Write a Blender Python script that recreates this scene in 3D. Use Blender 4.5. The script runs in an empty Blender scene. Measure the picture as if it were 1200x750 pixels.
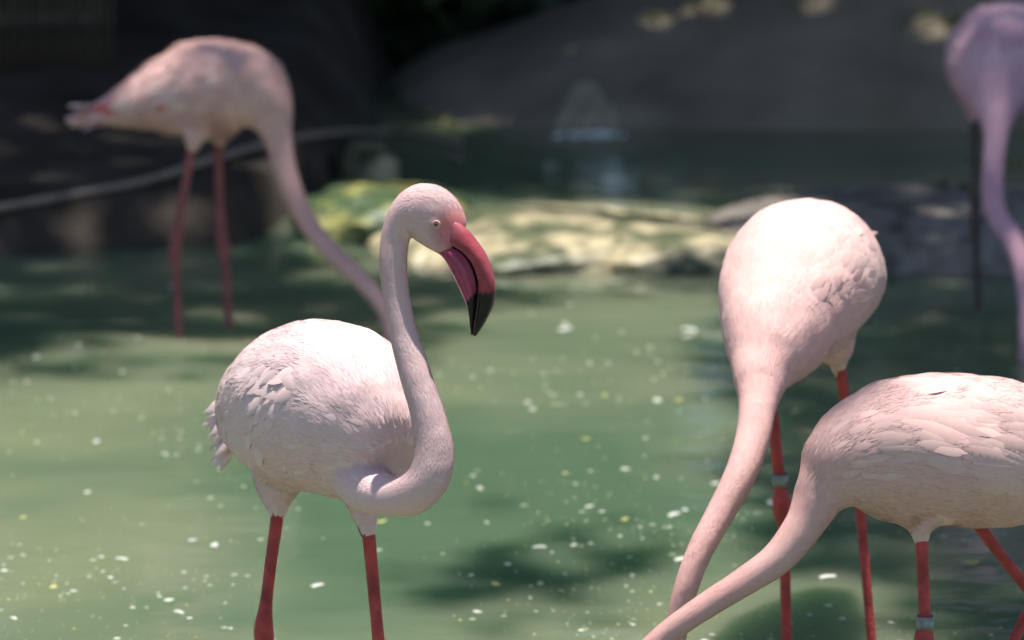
import bpy, bmesh, math, random
import numpy as np
from mathutils import Vector, Matrix
from mathutils.bvhtree import BVHTree
random.seed(7); rng = np.random.default_rng(7)
SC = bpy.context.scene
COL = SC.collection

# ------------------------------------------------------------------ camera, sky, sun, exposure
CAM_Z, F, PITCH = 1.54, 4500.0, math.atan(899 / 4500)       # focal length in photo pixels (1200 wide)
cam = bpy.data.cameras.new('camera'); camo = bpy.data.objects.new('camera', cam); COL.objects.link(camo)
camo.location = (0, 0, CAM_Z); camo.rotation_euler = (math.pi / 2 - PITCH, 0, 0)
cam.sensor_width = 36.0; cam.lens = 36.0 * F / 1200; cam.clip_end = 400; cam.clip_start = .05
cam.dof.use_dof = True; cam.dof.focus_distance = 4.82; cam.dof.aperture_fstop = 4.2
SC.camera = camo
SUN = Vector((.04, .13, .99)).normalized()                   # towards the sun
w = bpy.data.worlds.new('World'); SC.world = w; w.use_nodes = True
nt = w.node_tree
sky = nt.nodes.new('ShaderNodeTexSky'); sky.sky_type = 'NISHITA'; sky.sun_disc = False
sky.sun_elevation = math.asin(SUN.z); sky.sun_rotation = math.atan2(SUN.x, SUN.y)
nt.links.new(sky.outputs[0], nt.nodes['Background'].inputs[0]); nt.nodes['Background'].inputs[1].default_value = .084
sl = bpy.data.lights.new('sun', 'SUN'); sl.energy = 5.0; sl.angle = math.radians(.55); sl.color = (1, .95, .87)
so = bpy.data.objects.new('sun', sl); COL.objects.link(so); so.rotation_euler = SUN.to_track_quat('Z', 'Y').to_euler()
so.location = (4, 6, 12)
vs = SC.view_settings; vs.view_transform = 'Standard'; vs.look = 'None'; vs.exposure = .62; vs.gamma = 1
SC.cycles.use_denoising = True; SC.cycles.max_bounces = 8; SC.cycles.sample_clamp_indirect = 6

CT, ST = math.cos(PITCH), math.sin(PITCH)
def at(px, py, t):
    """photo pixel + depth along the optical axis (metres) -> world point"""
    u = (px - 600) / F; v = (375 - py) / F
    return Vector((t * u, t * (CT + v * ST), CAM_Z + t * (-ST + v * CT)))
def on_water(px, py, z=0.0):
    v = (375 - py) / F
    return at(px, py, (z - CAM_Z) / (-ST + v * CT))
def to_px(p):
    d = Vector(p) - Vector((0, 0, CAM_Z)); t = d.y * CT - d.z * ST
    return 600 + F * d.x / t, 375 - F * (d.y * ST + d.z * CT) / t

# ------------------------------------------------------------------ helpers
def tag(o, label=None, cat=None, group=None, kind=None):
    for k, v in (('label', label), ('category', cat), ('group', group), ('kind', kind)):
        if v: o[k] = v
    return o
def mesh_obj(name, verts, faces, mats, parent=None, smooth=True, base=None):
    me = bpy.data.meshes.new(name)
    if base is not None: verts = [tuple(Vector(v) - base) for v in verts]
    me.from_pydata([tuple(v) for v in verts], [], faces); me.update()
    for m in (mats if isinstance(mats, (list, tuple)) else [mats]): me.materials.append(m)
    if smooth: me.polygons.foreach_set('use_smooth', [True] * len(me.polygons))
    o = bpy.data.objects.new(name, me); COL.objects.link(o)
    if parent: o.parent = parent
    return o
def link_copy(name, me, parent, mat):
    o = bpy.data.objects.new(name, me); COL.objects.link(o)
    if parent: o.parent = parent
    o.matrix_local = mat
    return o
def empty(name, loc):
    o = bpy.data.objects.new(name, None); COL.objects.link(o); o.location = loc; o.empty_display_size = .1
    return o
def catmull(P, n):
    """resample rows of P (k x m) with a Catmull-Rom spline to n rows"""
    P = np.array(P, float); Q = np.vstack([2 * P[0] - P[1], P, 2 * P[-1] - P[-2]]); k = len(P) - 1
    out = []
    for s in np.linspace(0, k, n):
        i = min(int(s), k - 1); f = s - i
        a, b, c, d = Q[i], Q[i + 1], Q[i + 2], Q[i + 3]
        out.append(.5 * (2 * b + (c - a) * f + (2 * a - 5 * b + 4 * c - d) * f * f + (3 * b - a - 3 * c + d) * f ** 3))
    return np.array(out)
def loft(rows, seg=20, n=40, up=(0, 0, 1)):
    """rows: x,y,z,r_up,r_side -> closed tube verts, faces"""
    R = catmull(rows, n); R[:, 3:] = np.maximum(R[:, 3:], .0008)
    V, Fc = [], []
    T = np.gradient(R[:, :3], axis=0)
    U = Vector(up)
    for i in range(n):
        t = Vector(T[i]).normalized()
        s = (prev - t * prev.dot(t)) if i else t.cross(U)
        if s.length < .05: s = t.cross(Vector((.3, .9, .2)))
        s.normalize(); prev = s; u = s.cross(t).normalized()
        for j in range(seg):
            a = 2 * math.pi * j / seg
            V.append(Vector(R[i, :3]) + u * (math.cos(a) * R[i, 3]) + s * (math.sin(a) * R[i, 4]))
    for i in range(n - 1):
        for j in range(seg):
            k = (j + 1) % seg
            Fc.append((i * seg + j, i * seg + k, (i + 1) * seg + k, (i + 1) * seg + j))
    V.append(Vector(R[0, :3])); V.append(Vector(R[-1, :3])); a, b = len(V) - 2, len(V) - 1
    for j in range(seg):
        k = (j + 1) % seg
        Fc.append((a, k, j)); Fc.append((b, (n - 1) * seg + j, (n - 1) * seg + k))
    return V, Fc
def merge(*parts):
    V, Fc = [], []
    for v, f in parts:
        o = len(V); V += list(v); Fc += [tuple(i + o for i in q) for q in f]
    return V, Fc
def remeshed(V, Fc, voxel, it):
    o = mesh_obj('tmp', V, Fc, [])
    m = o.modifiers.new('r', 'REMESH'); m.mode = 'VOXEL'; m.voxel_size = voxel
    m = o.modifiers.new('s', 'SMOOTH'); m.iterations = it; m.factor = .5
    dg = bpy.context.evaluated_depsgraph_get()
    ev = o.evaluated_get(dg); me = ev.to_mesh()
    v = np.empty(len(me.vertices) * 3); me.vertices.foreach_get('co', v)
    fs = [tuple(p.vertices) for p in me.polygons]; ev.to_mesh_clear()
    bpy.data.objects.remove(o)
    return v.reshape(-1, 3), fs
def relax(V, Fc, centres, it=45):
    """extra smoothing of the surface round the given (point, radius) joints, so limbs grow out of the trunk"""
    fa = np.array([f if len(f) == 4 else (*f, f[-1]) for f in Fc])
    e = np.vstack([fa[:, [i, (i + 1) % 4]] for i in range(4)]); e = np.vstack([e, e[:, ::-1]]); n = len(V)
    cnt = np.bincount(e[:, 0], minlength=n).astype(float)
    w_ = np.zeros(n)
    for c, r, k in centres: w_ = np.maximum(w_, k * np.exp(-(np.linalg.norm(V - np.array(c), axis=1) / r) ** 2))
    V = V.copy()
    for _ in range(it):
        m = np.stack([np.bincount(e[:, 0], weights=V[e[:, 1], a], minlength=n) for a in range(3)], 1) / cnt[:, None]
        V += (m - V) * w_[:, None]
    return V
from mathutils import noise as _mn
def noise3(p, s=1.0):
    return _mn.noise(Vector(p) * s)

# ------------------------------------------------------------------ materials
def new_mat(name):
    m = bpy.data.materials.new(name); m.use_nodes = True
    n = m.node_tree; return m, n, n.nodes['Principled BSDF'], n.nodes.new, n.links.new
def simple(name, col, rough=.6, spec=.4, noise_scale=0, amount=.25, bump=0, bump_scale=60, **kw):
    m, n, b, N, L = new_mat(name)
    b.inputs['Base Color'].default_value = (*col, 1); b.inputs['Roughness'].default_value = rough
    b.inputs['Specular IOR Level'].default_value = spec
    for k, v in kw.items(): b.inputs[k].default_value = v
    if noise_scale:
        tc = N('ShaderNodeTexCoord'); t = N('ShaderNodeTexNoise'); t.inputs['Scale'].default_value = noise_scale; t.inputs['Detail'].default_value = 6
        r = N('ShaderNodeValToRGB'); lo, hi = 1 - amount, 1 + amount
        r.color_ramp.elements[0].position = .3; r.color_ramp.elements[1].position = .7
        r.color_ramp.elements[0].color = (*[c * lo for c in col], 1); r.color_ramp.elements[1].color = (*[min(1, c * hi) for c in col], 1)
        L(tc.outputs['Object'], t.inputs['Vector']); L(t.outputs[0], r.inputs[0]); L(r.outputs[0], b.inputs['Base Color'])
    if bump:
        tc = N('ShaderNodeTexCoord'); t = N('ShaderNodeTexNoise'); t.inputs['Scale'].default_value = bump_scale; t.inputs['Detail'].default_value = 5
        bp = N('ShaderNodeBump'); bp.inputs['Strength'].default_value = bump; bp.inputs['Distance'].default_value = .01
        L(tc.outputs['Object'], t.inputs['Vector']); L(t.outputs[0], bp.inputs['Height']); L(bp.outputs[0], b.inputs['Normal'])
    return m
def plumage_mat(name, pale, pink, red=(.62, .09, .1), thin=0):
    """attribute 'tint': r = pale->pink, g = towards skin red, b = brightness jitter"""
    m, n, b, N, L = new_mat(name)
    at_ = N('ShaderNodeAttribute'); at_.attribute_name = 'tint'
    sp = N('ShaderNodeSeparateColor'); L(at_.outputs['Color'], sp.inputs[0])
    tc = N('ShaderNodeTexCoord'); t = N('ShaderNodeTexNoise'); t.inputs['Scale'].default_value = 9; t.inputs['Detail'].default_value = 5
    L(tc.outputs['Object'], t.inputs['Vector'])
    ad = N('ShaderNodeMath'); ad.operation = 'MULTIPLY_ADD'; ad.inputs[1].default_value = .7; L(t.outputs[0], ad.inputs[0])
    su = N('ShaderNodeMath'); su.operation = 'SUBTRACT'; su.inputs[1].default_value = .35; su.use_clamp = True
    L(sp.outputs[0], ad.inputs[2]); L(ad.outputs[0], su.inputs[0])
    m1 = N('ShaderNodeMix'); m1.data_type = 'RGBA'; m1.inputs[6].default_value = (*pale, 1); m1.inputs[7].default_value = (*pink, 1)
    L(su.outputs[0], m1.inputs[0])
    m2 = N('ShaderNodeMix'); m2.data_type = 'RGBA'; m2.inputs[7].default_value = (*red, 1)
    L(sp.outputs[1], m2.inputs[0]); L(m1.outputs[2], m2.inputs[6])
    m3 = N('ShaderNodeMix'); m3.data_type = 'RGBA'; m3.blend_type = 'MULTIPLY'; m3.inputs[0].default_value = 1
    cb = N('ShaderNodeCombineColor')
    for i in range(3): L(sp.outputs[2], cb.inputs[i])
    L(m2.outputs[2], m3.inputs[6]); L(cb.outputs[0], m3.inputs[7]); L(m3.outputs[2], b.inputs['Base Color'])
    b.inputs['Roughness'].default_value = .75; b.inputs['Specular IOR Level'].default_value = .18
    b.inputs['Sheen Weight'].default_value = .12; b.inputs['Sheen Roughness'].default_value = .5
    tr = N('ShaderNodeBsdfTranslucent'); mx = N('ShaderNodeMixShader'); mx.inputs[0].default_value = thin
    L(m3.outputs[2], tr.inputs[0]); L(b.outputs[0], mx.inputs[1]); L(tr.outputs[0], mx.inputs[2])
    if thin: L(mx.outputs[0], n.nodes['Material Output'].inputs[0])
    else:
        b.inputs['Subsurface Weight'].default_value = .12; b.inputs['Subsurface Radius'].default_value = (.02, .01, .009); b.inputs['Subsurface Scale'].default_value = .5
    return m
COATS = {'white': ((.87, .665, .655), (.80, .47, .48)), 'peach': ((.83, .58, .54), (.75, .40, .375)), 'shade_mauve': ((.76, .50, .56), (.64, .34, .44))}  # the last coat has the bluish cast of shade mixed into its pinks
PL = {k: plumage_mat('plumage_' + k, *v) for k, v in COATS.items()}; PL_THIN = {k: plumage_mat('feather_' + k, *v, thin=.10) for k, v in COATS.items()}
PL_WHITE, PL_PEACH, PL_SHADE_MAUVE = PL['white'], PL['peach'], PL['shade_mauve']
M_LEG = simple('leg_skin', (.46, .062, .055), .45, .35, 38, .35, .3, 190)
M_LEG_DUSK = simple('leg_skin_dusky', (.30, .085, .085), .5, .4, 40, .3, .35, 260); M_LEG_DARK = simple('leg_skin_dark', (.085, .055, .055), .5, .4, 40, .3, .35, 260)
M_EYE = simple('iris', (.58, .45, .24), .15, .6)
M_PUPIL = simple('pupil', (.01, .01, .01), .1, .6)
M_RING = simple('ring_metal', (.24, .27, .26), .45, .5, 90, .4)
def bill_mat(name, col):
    m, n, b, N, L = new_mat(name)
    a = N('ShaderNodeAttribute'); a.attribute_name = 'tint'; sp = N('ShaderNodeSeparateColor'); L(a.outputs['Color'], sp.inputs[0])
    tc = N('ShaderNodeTexCoord'); t = N('ShaderNodeTexNoise'); t.inputs['Scale'].default_value = 120; t.inputs['Detail'].default_value = 4
    L(tc.outputs['Object'], t.inputs['Vector'])
    r = N('ShaderNodeValToRGB'); r.color_ramp.elements[0].color = (*[c * .7 for c in col], 1); r.color_ramp.elements[1].color = (*[min(1, c * 1.25) for c in col], 1)
    L(t.outputs[0], r.inputs[0])
    m1 = N('ShaderNodeMix'); m1.data_type = 'RGBA'; m1.inputs[7].default_value = (.012, .011, .013, 1)
    m0 = N('ShaderNodeMix'); m0.data_type = 'RGBA'; m0.inputs[7].default_value = (.58, .24, .28, 1)
    L(sp.outputs[1], m0.inputs[0]); L(r.outputs[0], m0.inputs[6])
    m2 = N('ShaderNodeMix'); m2.data_type = 'RGBA'; m2.inputs[7].default_value = (.06, .012, .02, 1)
    L(sp.outputs[2], m2.inputs[0]); L(m0.outputs[2], m2.inputs[6])
    L(sp.outputs[0], m1.inputs[0]); L(m2.outputs[2], m1.inputs[6]); L(m1.outputs[2], b.inputs['Base Color'])
    b.inputs['Roughness'].default_value = .22; b.inputs['Specular IOR Level'].default_value = .32
    bp = N('ShaderNodeBump'); bp.inputs['Strength'].default_value = .15; bp.inputs['Distance'].default_value = .004
    L(t.outputs[0], bp.inputs['Height']); L(bp.outputs[0], b.inputs['Normal'])
    return m
M_UP, M_LOW = bill_mat('bill_upper', (.36, .06, .08)), bill_mat('bill_lower', (.33, .035, .10))

def set_tint(me, cols):
    a = me.color_attributes.new('tint', 'FLOAT_COLOR', 'POINT')
    c = np.ones((len(me.vertices), 4), np.float32); c[:, :3] = cols
    a.data.foreach_set('color', c.ravel())

# ------------------------------------------------------------------ the setting: ground, water, banks
def smooth(a, b, x):
    t = min(1, max(0, (x - a) / (b - a))); return t * t * (3 - 2 * t)
def shore(x):
    """y of the far waterline"""
    s = smooth(-.62, -.30, x)
    return (8.28 + .14 * math.sin(x * 3.1) + .25 * smooth(-1.3, -.6, x)) * (1 - s) + 10.40 * s + .05 * math.sin(x * 7)
def ground_z(x, y):
    if abs(x) > 2.6: d = abs(x) - 2.6
    else: d = -9
    d = max(d, y - shore(max(-2.7, min(2.7, x))), 1.7 - y)
    n = .03 * noise3((x, y, 0), 1.7) + .012 * noise3((x, y, 3), 6)
    under = .5 * smooth(-.5, -.2, x) * smooth(10.3, 10.6, y) * (1 - smooth(12.0, 12.4, y)) * (1 - smooth(3.2, 3.7, x))
    return -under - .24 + .36 * smooth(-.25, .4, d) + .25 * smooth(.3, 3.5, d) + n * smooth(-.3, .3, d)
xs = np.concatenate([np.linspace(-150, -8, 9), np.linspace(-7.5, -2.2, 16), np.linspace(-2, 2, 82), np.linspace(2.2, 7.5, 16), np.linspace(8, 150, 9)])
ys = np.concatenate([np.linspace(-60, -1, 6), np.linspace(0, 7, 22), np.linspace(7.2, 13, 110), np.linspace(13.3, 20, 16), np.linspace(22, 160, 9)])
V = [(x, y, ground_z(x, y)) for y in ys for x in xs]; nx = len(xs)
Fc = [(j * nx + i, j * nx + i + 1, (j + 1) * nx + i + 1, (j + 1) * nx + i) for j in range(len(ys) - 1) for i in range(nx - 1)]
M_SOIL = simple('soil', (.042, .034, .027), .95, .2, 5, .5, .8, 30)
g = tag(mesh_obj('ground', V, Fc, M_SOIL), kind='structure')

def water_mat():
    m, n, b, N, L = new_mat('pond_water')
    tc = N('ShaderNodeTexCoord')
    t = N('ShaderNodeTexNoise'); t.inputs['Scale'].default_value = .9; t.inputs['Detail'].default_value = 3; t.inputs['Distortion'].default_value = .6
    L(tc.outputs['Object'], t.inputs['Vector'])
    r = N('ShaderNodeValToRGB'); r.color_ramp.elements[0].position = .36; r.color_ramp.elements[1].position = .66
    r.color_ramp.elements[0].color = (.072, .120, .072, 1); r.color_ramp.elements[1].color = (.180, .208, .126, 1)
    L(t.outputs[0], r.inputs[0]); L(r.outputs[0], b.inputs['Base Color'])
    b.inputs['Roughness'].default_value = .07; b.inputs['IOR'].default_value = 1.33
    b.inputs['Subsurface Weight'].default_value = 1.0; b.inputs['Subsurface Radius'].default_value = (.7, 1, .8); b.inputs['Subsurface Scale'].default_value = .7
    mp = N('ShaderNodeMapping'); mp.inputs['Scale'].default_value = (1, 1.6, 1); L(tc.outputs['Object'], mp.inputs[0])
    w1 = N('ShaderNodeTexNoise'); w1.inputs['Scale'].default_value = 7; w1.inputs['Detail'].default_value = 3
    w2 = N('ShaderNodeTexNoise'); w2.inputs['Scale'].default_value = 1.6; w2.inputs['Detail'].default_value = 2
    L(mp.outputs[0], w1.inputs['Vector']); L(mp.outputs[0], w2.inputs['Vector'])
    ma = N('ShaderNodeMath'); ma.operation = 'MULTIPLY_ADD'; ma.inputs[1].default_value = 3.0
    L(w2.outputs[0], ma.inputs[0]); L(w1.outputs[0], ma.inputs[2])
    bp = N('ShaderNodeBump'); bp.inputs['Strength'].default_value = .22; bp.inputs['Distance'].default_value = .012
    L(ma.outputs[0], bp.inputs['Height']); L(bp.outputs[0], b.inputs['Normal'])
    return m
M_WATER = water_mat()
bm = bmesh.new(); bmesh.ops.create_cube(bm, size=1)
for v in bm.verts: v.co = Vector((v.co.x * 15.2, 6.2 + v.co.y * 10.0, -.75 + v.co.z * 1.5))
me = bpy.data.meshes.new('pond_water'); bm.to_mesh(me); bm.free(); me.materials.append(M_WATER)
wo = bpy.data.objects.new('pond_water', me); COL.objects.link(wo); tag(wo, kind='structure')

M_CONC = simple('weathered_concrete', (.21, .175, .13), .9, .2, 3, .3, .5, 25)
def mound(x, y):
    h = .03 + .20 * smooth(-.45, .35, x) + .13 * smooth(.3, 1.1, x) + .1 * smooth(1.2, 3, x)
    e = smooth(-.62, -.2, x)
    return -.12 + (.12 + h) * (.45 * smooth(10.22, 10.42, y) + .55 * smooth(10.3, 11.1, y)) * e + .014 * noise3((x, y, 1), 2.5) + .007 * noise3((x, y, 4), 9) - .4 * smooth(11.6, 12.6, y)
mx, my = np.linspace(-.75, 3.6, 110), np.linspace(10.15, 12.4, 70)
V = [(x, y, mound(x, y)) for y in my for x in mx]
Fc = [(j * 110 + i, j * 110 + i + 1, (j + 1) * 110 + i + 1, (j + 1) * 110 + i) for j in range(69) for i in range(109)]
tag(mesh_obj('concrete_bank', V, Fc, M_CONC), kind='structure')

def on_bank(px, py):
    """first point of the far bank that the pixel's ray meets"""
    t = 9.6
    while t < 13:
        p = at(px, py, t); h = ground_z(p.x, p.y)
        if -.7 < p.x < 3.5 and 10.2 < p.y < 12.3: h = max(h, mound(p.x, p.y))
        if p.z <= max(h, 0): break
        t += .01
    return p
# rocks
def rock_mat(name, stone, moss, cover):
    m, n, b, N, L = new_mat(name)
    tc = N('ShaderNodeTexCoord'); t = N('ShaderNodeTexNoise'); t.inputs['Scale'].default_value = 5.5; t.inputs['Detail'].default_value = 7
    t2 = N('ShaderNodeTexNoise'); t2.inputs['Scale'].default_value = 22; t2.inputs['Detail'].default_value = 6
    L(tc.outputs['Object'], t.inputs['Vector']); L(tc.outputs['Object'], t2.inputs['Vector'])
    r = N('ShaderNodeValToRGB'); r.color_ramp.elements[0].position = cover - .06; r.color_ramp.elements[1].position = cover + .06
    L(t.outputs[0], r.inputs[0])
    def var(c):
        q = N('ShaderNodeValToRGB'); q.color_ramp.elements[0].position = .3; q.color_ramp.elements[1].position = .7
        q.color_ramp.elements[0].color = (*[k * .5 for k in c], 1); q.color_ramp.elements[1].color = (*[k * 1.3 for k in c], 1)
        L(t2.outputs[0], q.inputs[0]); return q
    mx = N('ShaderNodeMix'); mx.data_type = 'RGBA'
    L(r.outputs[0], mx.inputs[0]); L(var(moss).outputs[0], mx.inputs[6]); L(var(stone).outputs[0], mx.inputs[7])
    L(mx.outputs[2], b.inputs['Base Color']); b.inputs['Roughness'].default_value = .42
    bp = N('ShaderNodeBump'); bp.inputs['Strength'].default_value = .7; bp.inputs['Distance'].default_value = .02
    L(t2.outputs[0], bp.inputs['Height']); L(bp.outputs[0], b.inputs['Normal'])
    return m
M_ROCK_L = rock_mat('pale_mossy_stone', (.43, .37, .23), (.085, .10, .05), .50)
M_ROCK_G = rock_mat('grey_stone', (.20, .178, .155), (.09, .09, .07), .40)
M_ROCK_Y = rock_mat('yellow_moss', (.32, .31, .10), (.05, .085, .035), .52)
def rock(name, c, half, mat, label, seed, rot=0, flat=.5, cat='rock'):
    bm = bmesh.new(); bmesh.ops.create_icosphere(bm, subdivisions=5, radius=1)
    for v in bm.verts:
        p = v.co.copy()
        for a in range(3): p[a] = math.copysign(abs(p[a]) ** .72, p[a])
        d = 1 + .16 * noise3(p + Vector((seed, 0, 0)), 1.5) + .09 * noise3(p + Vector((0, seed, 0)), 3.4) + .035 * noise3(p + Vector((0, seed, 2)), 9)
        p *= d
        if p.z > flat: p.z = flat + (p.z - flat) * .35
        v.co = Vector((p.x * half[0], p.y * half[1], p.z * half[2]))
    me = bpy.data.meshes.new(name); bm.to_mesh(me); bm.free(); me.materials.append(mat)
    me.polygons.foreach_set('use_smooth', [True] * len(me.polygons))
    o = bpy.data.objects.new(name, me); COL.objects.link(o); o.location = c; o.rotation_euler.z = rot
    return tag(o, label, cat)
def rk(px, py, dz=-.1): p = on_water(px, py); return (p.x, p.y, dz)
rock('mossy_rock', rk(645, 288, -.10), (.42, .36, .245), M_ROCK_L, 'broad pale sunlit rock slab with dark moss patches lying in the pond', 3, .05, .45)
rock('mossy_rock', rk(785, 295, -.10), (.24, .32, .23), M_ROCK_L, 'rounded pale rock between the broad slab and the long grey rock', 9, .3, .5)
rock('mossy_rock', rk(448, 264, -.09), (.22, .28, .25), M_ROCK_Y, 'yellow green mossy rock at the end of the pale slab', 15, .2, .5)
rock('mossy_rock', rk(432, 205, -.06), (.075, .17, .19), M_ROCK_L, 'small sunlit stone on the bank above the yellow mossy rock', 21, .1, .5)
rock('grey_rock', rk(1070, 283, -.10), (.46, .42, .30), M_ROCK_G, 'long dark grey rock in the shade beside the far water', 31, .04, .5)
rock('grey_rock', rk(890, 300, -.10), (.14, .22, .23), M_ROCK_G, 'dark grey stone joining the pale slab and the long grey rock', 37, .5, .5)

# ------------------------------------------------------------------ flamingos
def bill_meshes():
    yaw, S = math.radians(25), 4500 / 4.77
    def loc(px, py, ox=505, oy=245):
        a = (px - ox) / (S * math.cos(yaw)); b = (-(py - oy) / S + a * math.sin(yaw) * ST) / CT
        return a, b
    up = [((522, 252), (502, 274), .006), ((538, 262), (516, 283), .0085), ((549, 272.5), (531, 288), .0118), ((558, 285), (544, 295), .0138), ((569, 302), (554.5, 308), .0125),
          ((576, 322), (560.5, 325), .0112), ((578.5, 341), (561.5, 343), .0102), ((575.5, 359), (560, 361), .0088), ((567, 377), (557, 379), .0065), ((557.5, 392), (554, 392), .0025)]
    lo = [((505, 266), (494, 280), .009), ((519, 279), (506, 290), .0115), ((530, 287), (521, 300), .0135), ((543, 294.5), (528, 311), .0142), ((553, 307.5), (534.5, 325), .0138),
          ((559, 325), (541, 339), .0125), ((560, 343), (547, 353), .0105), ((558.5, 361), (550, 365), .0085), ((555.5, 379), (551.5, 381), .0058), ((553.5, 391), (552, 391), .0022)]
    out = []
    for rows, mat, nm in ((up, M_UP, 'upper_bill'), (lo, M_LOW, 'lower_bill')):
        R = catmull([[*a, *b, w_] for a, b, w_ in rows], 60); seg = 32; V, Fc, C = [], [], []
        for i, (ax, ay, bx, by, w_) in enumerate(R):
            a = Vector(loc(ax, ay)); b = Vector(loc(bx, by))
            for j in range(seg):
                th = 2 * math.pi * j / seg; c, s = math.cos(th), math.sin(th)
                f = .5 - .5 * math.copysign(abs(c) ** .8, c)                       # 0 at the top edge, 1 at the lower edge
                k = math.copysign(abs(s) ** .7, s)
                k *= (1 - .28 * max(0, f - .78) / .22) if nm == 'upper_bill' else (1 - .30 * max(0, .25 - f) / .25)
                q = a.lerp(b, f)
                if nm == 'lower_bill': k *= 1 + .05 * math.sin(i * .9 + j)*(f>.2)*0.3
                V.append((q.x, -w_ * k, q.y))
                py = ay + (by - ay) * f
                C.append((smooth(338, 343, py + 1.2 * math.sin(j * 2.1) - (14 * f if nm == 'lower_bill' else 0)),
                          max(.55 * (1 - i / 14), (.75 if 4 < i < 34 else 0) * smooth(.72, .84, f)) if nm == 'upper_bill' else max(.45 * (1 - i / 10), .3 * (.5 + .5 * math.sin(f * 24)) * (6 < i < 40)),
                          smooth(.93, .97, f) if nm == 'upper_bill' else 1 - smooth(.02, .07, f)))
        for i in range(59):
            for j in range(seg):
                k = (j + 1) % seg; Fc.append((i * seg + j, i * seg + k, (i + 1) * seg + k, (i + 1) * seg + j))
        Fc.append(tuple(range(seg - 1, -1, -1))); Fc.append(tuple(59 * seg + j for j in range(seg)))
        me = bpy.data.meshes.new(nm); me.from_pydata(V, [], Fc); me.update(); me.materials.append(mat)
        me.polygons.foreach_set('use_smooth', [True] * len(me.polygons)); set_tint(me, C); out.append(me)
    return out
ME_UP, ME_LOW = bill_meshes()

def feather_mesh(name, mat, seed, width=.2, curl=.10, rows=8):
    """one feather, unit length along +y: a bowed vane either side of a shaft, soft and a little ragged at the tip"""
    r = random.Random(seed); V, Fc, C = [], [], []; tone = r.uniform(.15, .35)
    for i in range(rows + 1):
        f = i / rows; wd = width * math.sin(math.pi * min(1, .14 + f * .80)) ** .65 * (1 - .3 * f ** 3)
        for k in (-1, -.55, 0, .55, 1):
            y = f - .09 * abs(k) * f + (r.uniform(-.022, .022) if abs(k) == 1 or i == rows else 0); x = k * wd * (1 + (r.uniform(-.05, .05) if abs(k) == 1 else 0))
            V.append((x, y, curl * .7 * (f - f * f) - .02 * f - .22 * width * k * k + (.006 if k == 0 else 0)))
            C.append((tone + r.uniform(-.06, .06) - .1 * f, 0, .97 + .04 * f))
    Fc = [(i * 5 + k, i * 5 + k + 1, i * 5 + k + 6, i * 5 + k + 5) for i in range(rows) for k in range(4)]
    me = bpy.data.meshes.new(name); me.from_pydata(V, [], Fc); me.update(); me.materials.append(mat)
    me.polygons.foreach_set('use_smooth', [True] * len(me.polygons)); set_tint(me, C)
    me.normals_split_custom_set_from_vertices([tuple(Vector((v[0] * 1.3, -curl * .6 * (1 - 2 * v[1]) - .12 * (1 - v[1]), 1)).normalized()) for v in V]); return me
FEATHERS = {}
for key, mat in PL_THIN.items():
    FEATHERS[key] = [feather_mesh('feather', mat, s, wd, cu) for s, wd, cu in ((1, .16, .24), (2, .19, .27), (3, .14, .22), (4, .21, .27))]
FEATHERS['red'] = []
for s in range(2):
    me = feather_mesh('feather', PL_PEACH, 11 + s, .2, .1)
    c = np.ones((len(me.vertices), 4), np.float32); c[:, 0] = .8; c[:, 1] = .85; me.color_attributes['tint'].data.foreach_set('color', c.ravel()); FEATHERS['red'].append(me)

def px_rows(rows, t_default=None):
    """rows of (px, py, t, r_up_px, r_side_px) -> world rows with radii in metres"""
    out = []
    for px, py, t, ru, rs in rows:
        p = at(px, py, t); k = t / F; out.append((p.x, p.y, p.z, ru * k, rs * k))
    return out
BED = -.235
def leg_rows(pts):
    """pts: (px,py,t,r_px) from thigh to hock and the last drawn point; goes on down to the pond bed"""
    rows = []
    for px, py, t, r in pts:
        p = at(px, py, t); rows.append((p.x, p.y, p.z, r * t / F, r * t / F))
    a, b = Vector(rows[-2][:3]), Vector(rows[-1][:3]); d = (b - a)
    if rows[-1][2] > BED + .03:
        d = d / abs(d.z) if d.z < -.01 else Vector((0, 0, -1))
        e = b + d * (b.z - BED - .012); rows.append((e.x, e.y, e.z, rows[-1][3], rows[-1][4]))
    return rows
def foot(p, ang):
    """webbed foot: three toes and the web between them, on the pond bed"""
    V = [(0, 0, .014)]; 
    for k in (-.6, -.3, 0, .3, .6):
        L_ = .085 if abs(k) != .3 else .062
        V.append((L_ * math.cos(ang + k), L_ * math.sin(ang + k), .003))
    V += [(x, y, -.004) for x, y, z in V]
    V.append((-.02 * math.cos(ang), -.02 * math.sin(ang), .004))
    Fc = [(0, i, i + 1) for i in range(1, 5)] + [(6, 7 + i, 6 + i) for i in range(1, 5)] + [(i, 6 + i, 7 + i, i + 1) for i in range(1, 5)] + [(0, 6, 7, 1), (0, 5, 11, 6), (0, 12, 6)]
    return [Vector(v) + Vector((p[0], p[1], BED)) for v in V], Fc

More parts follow.
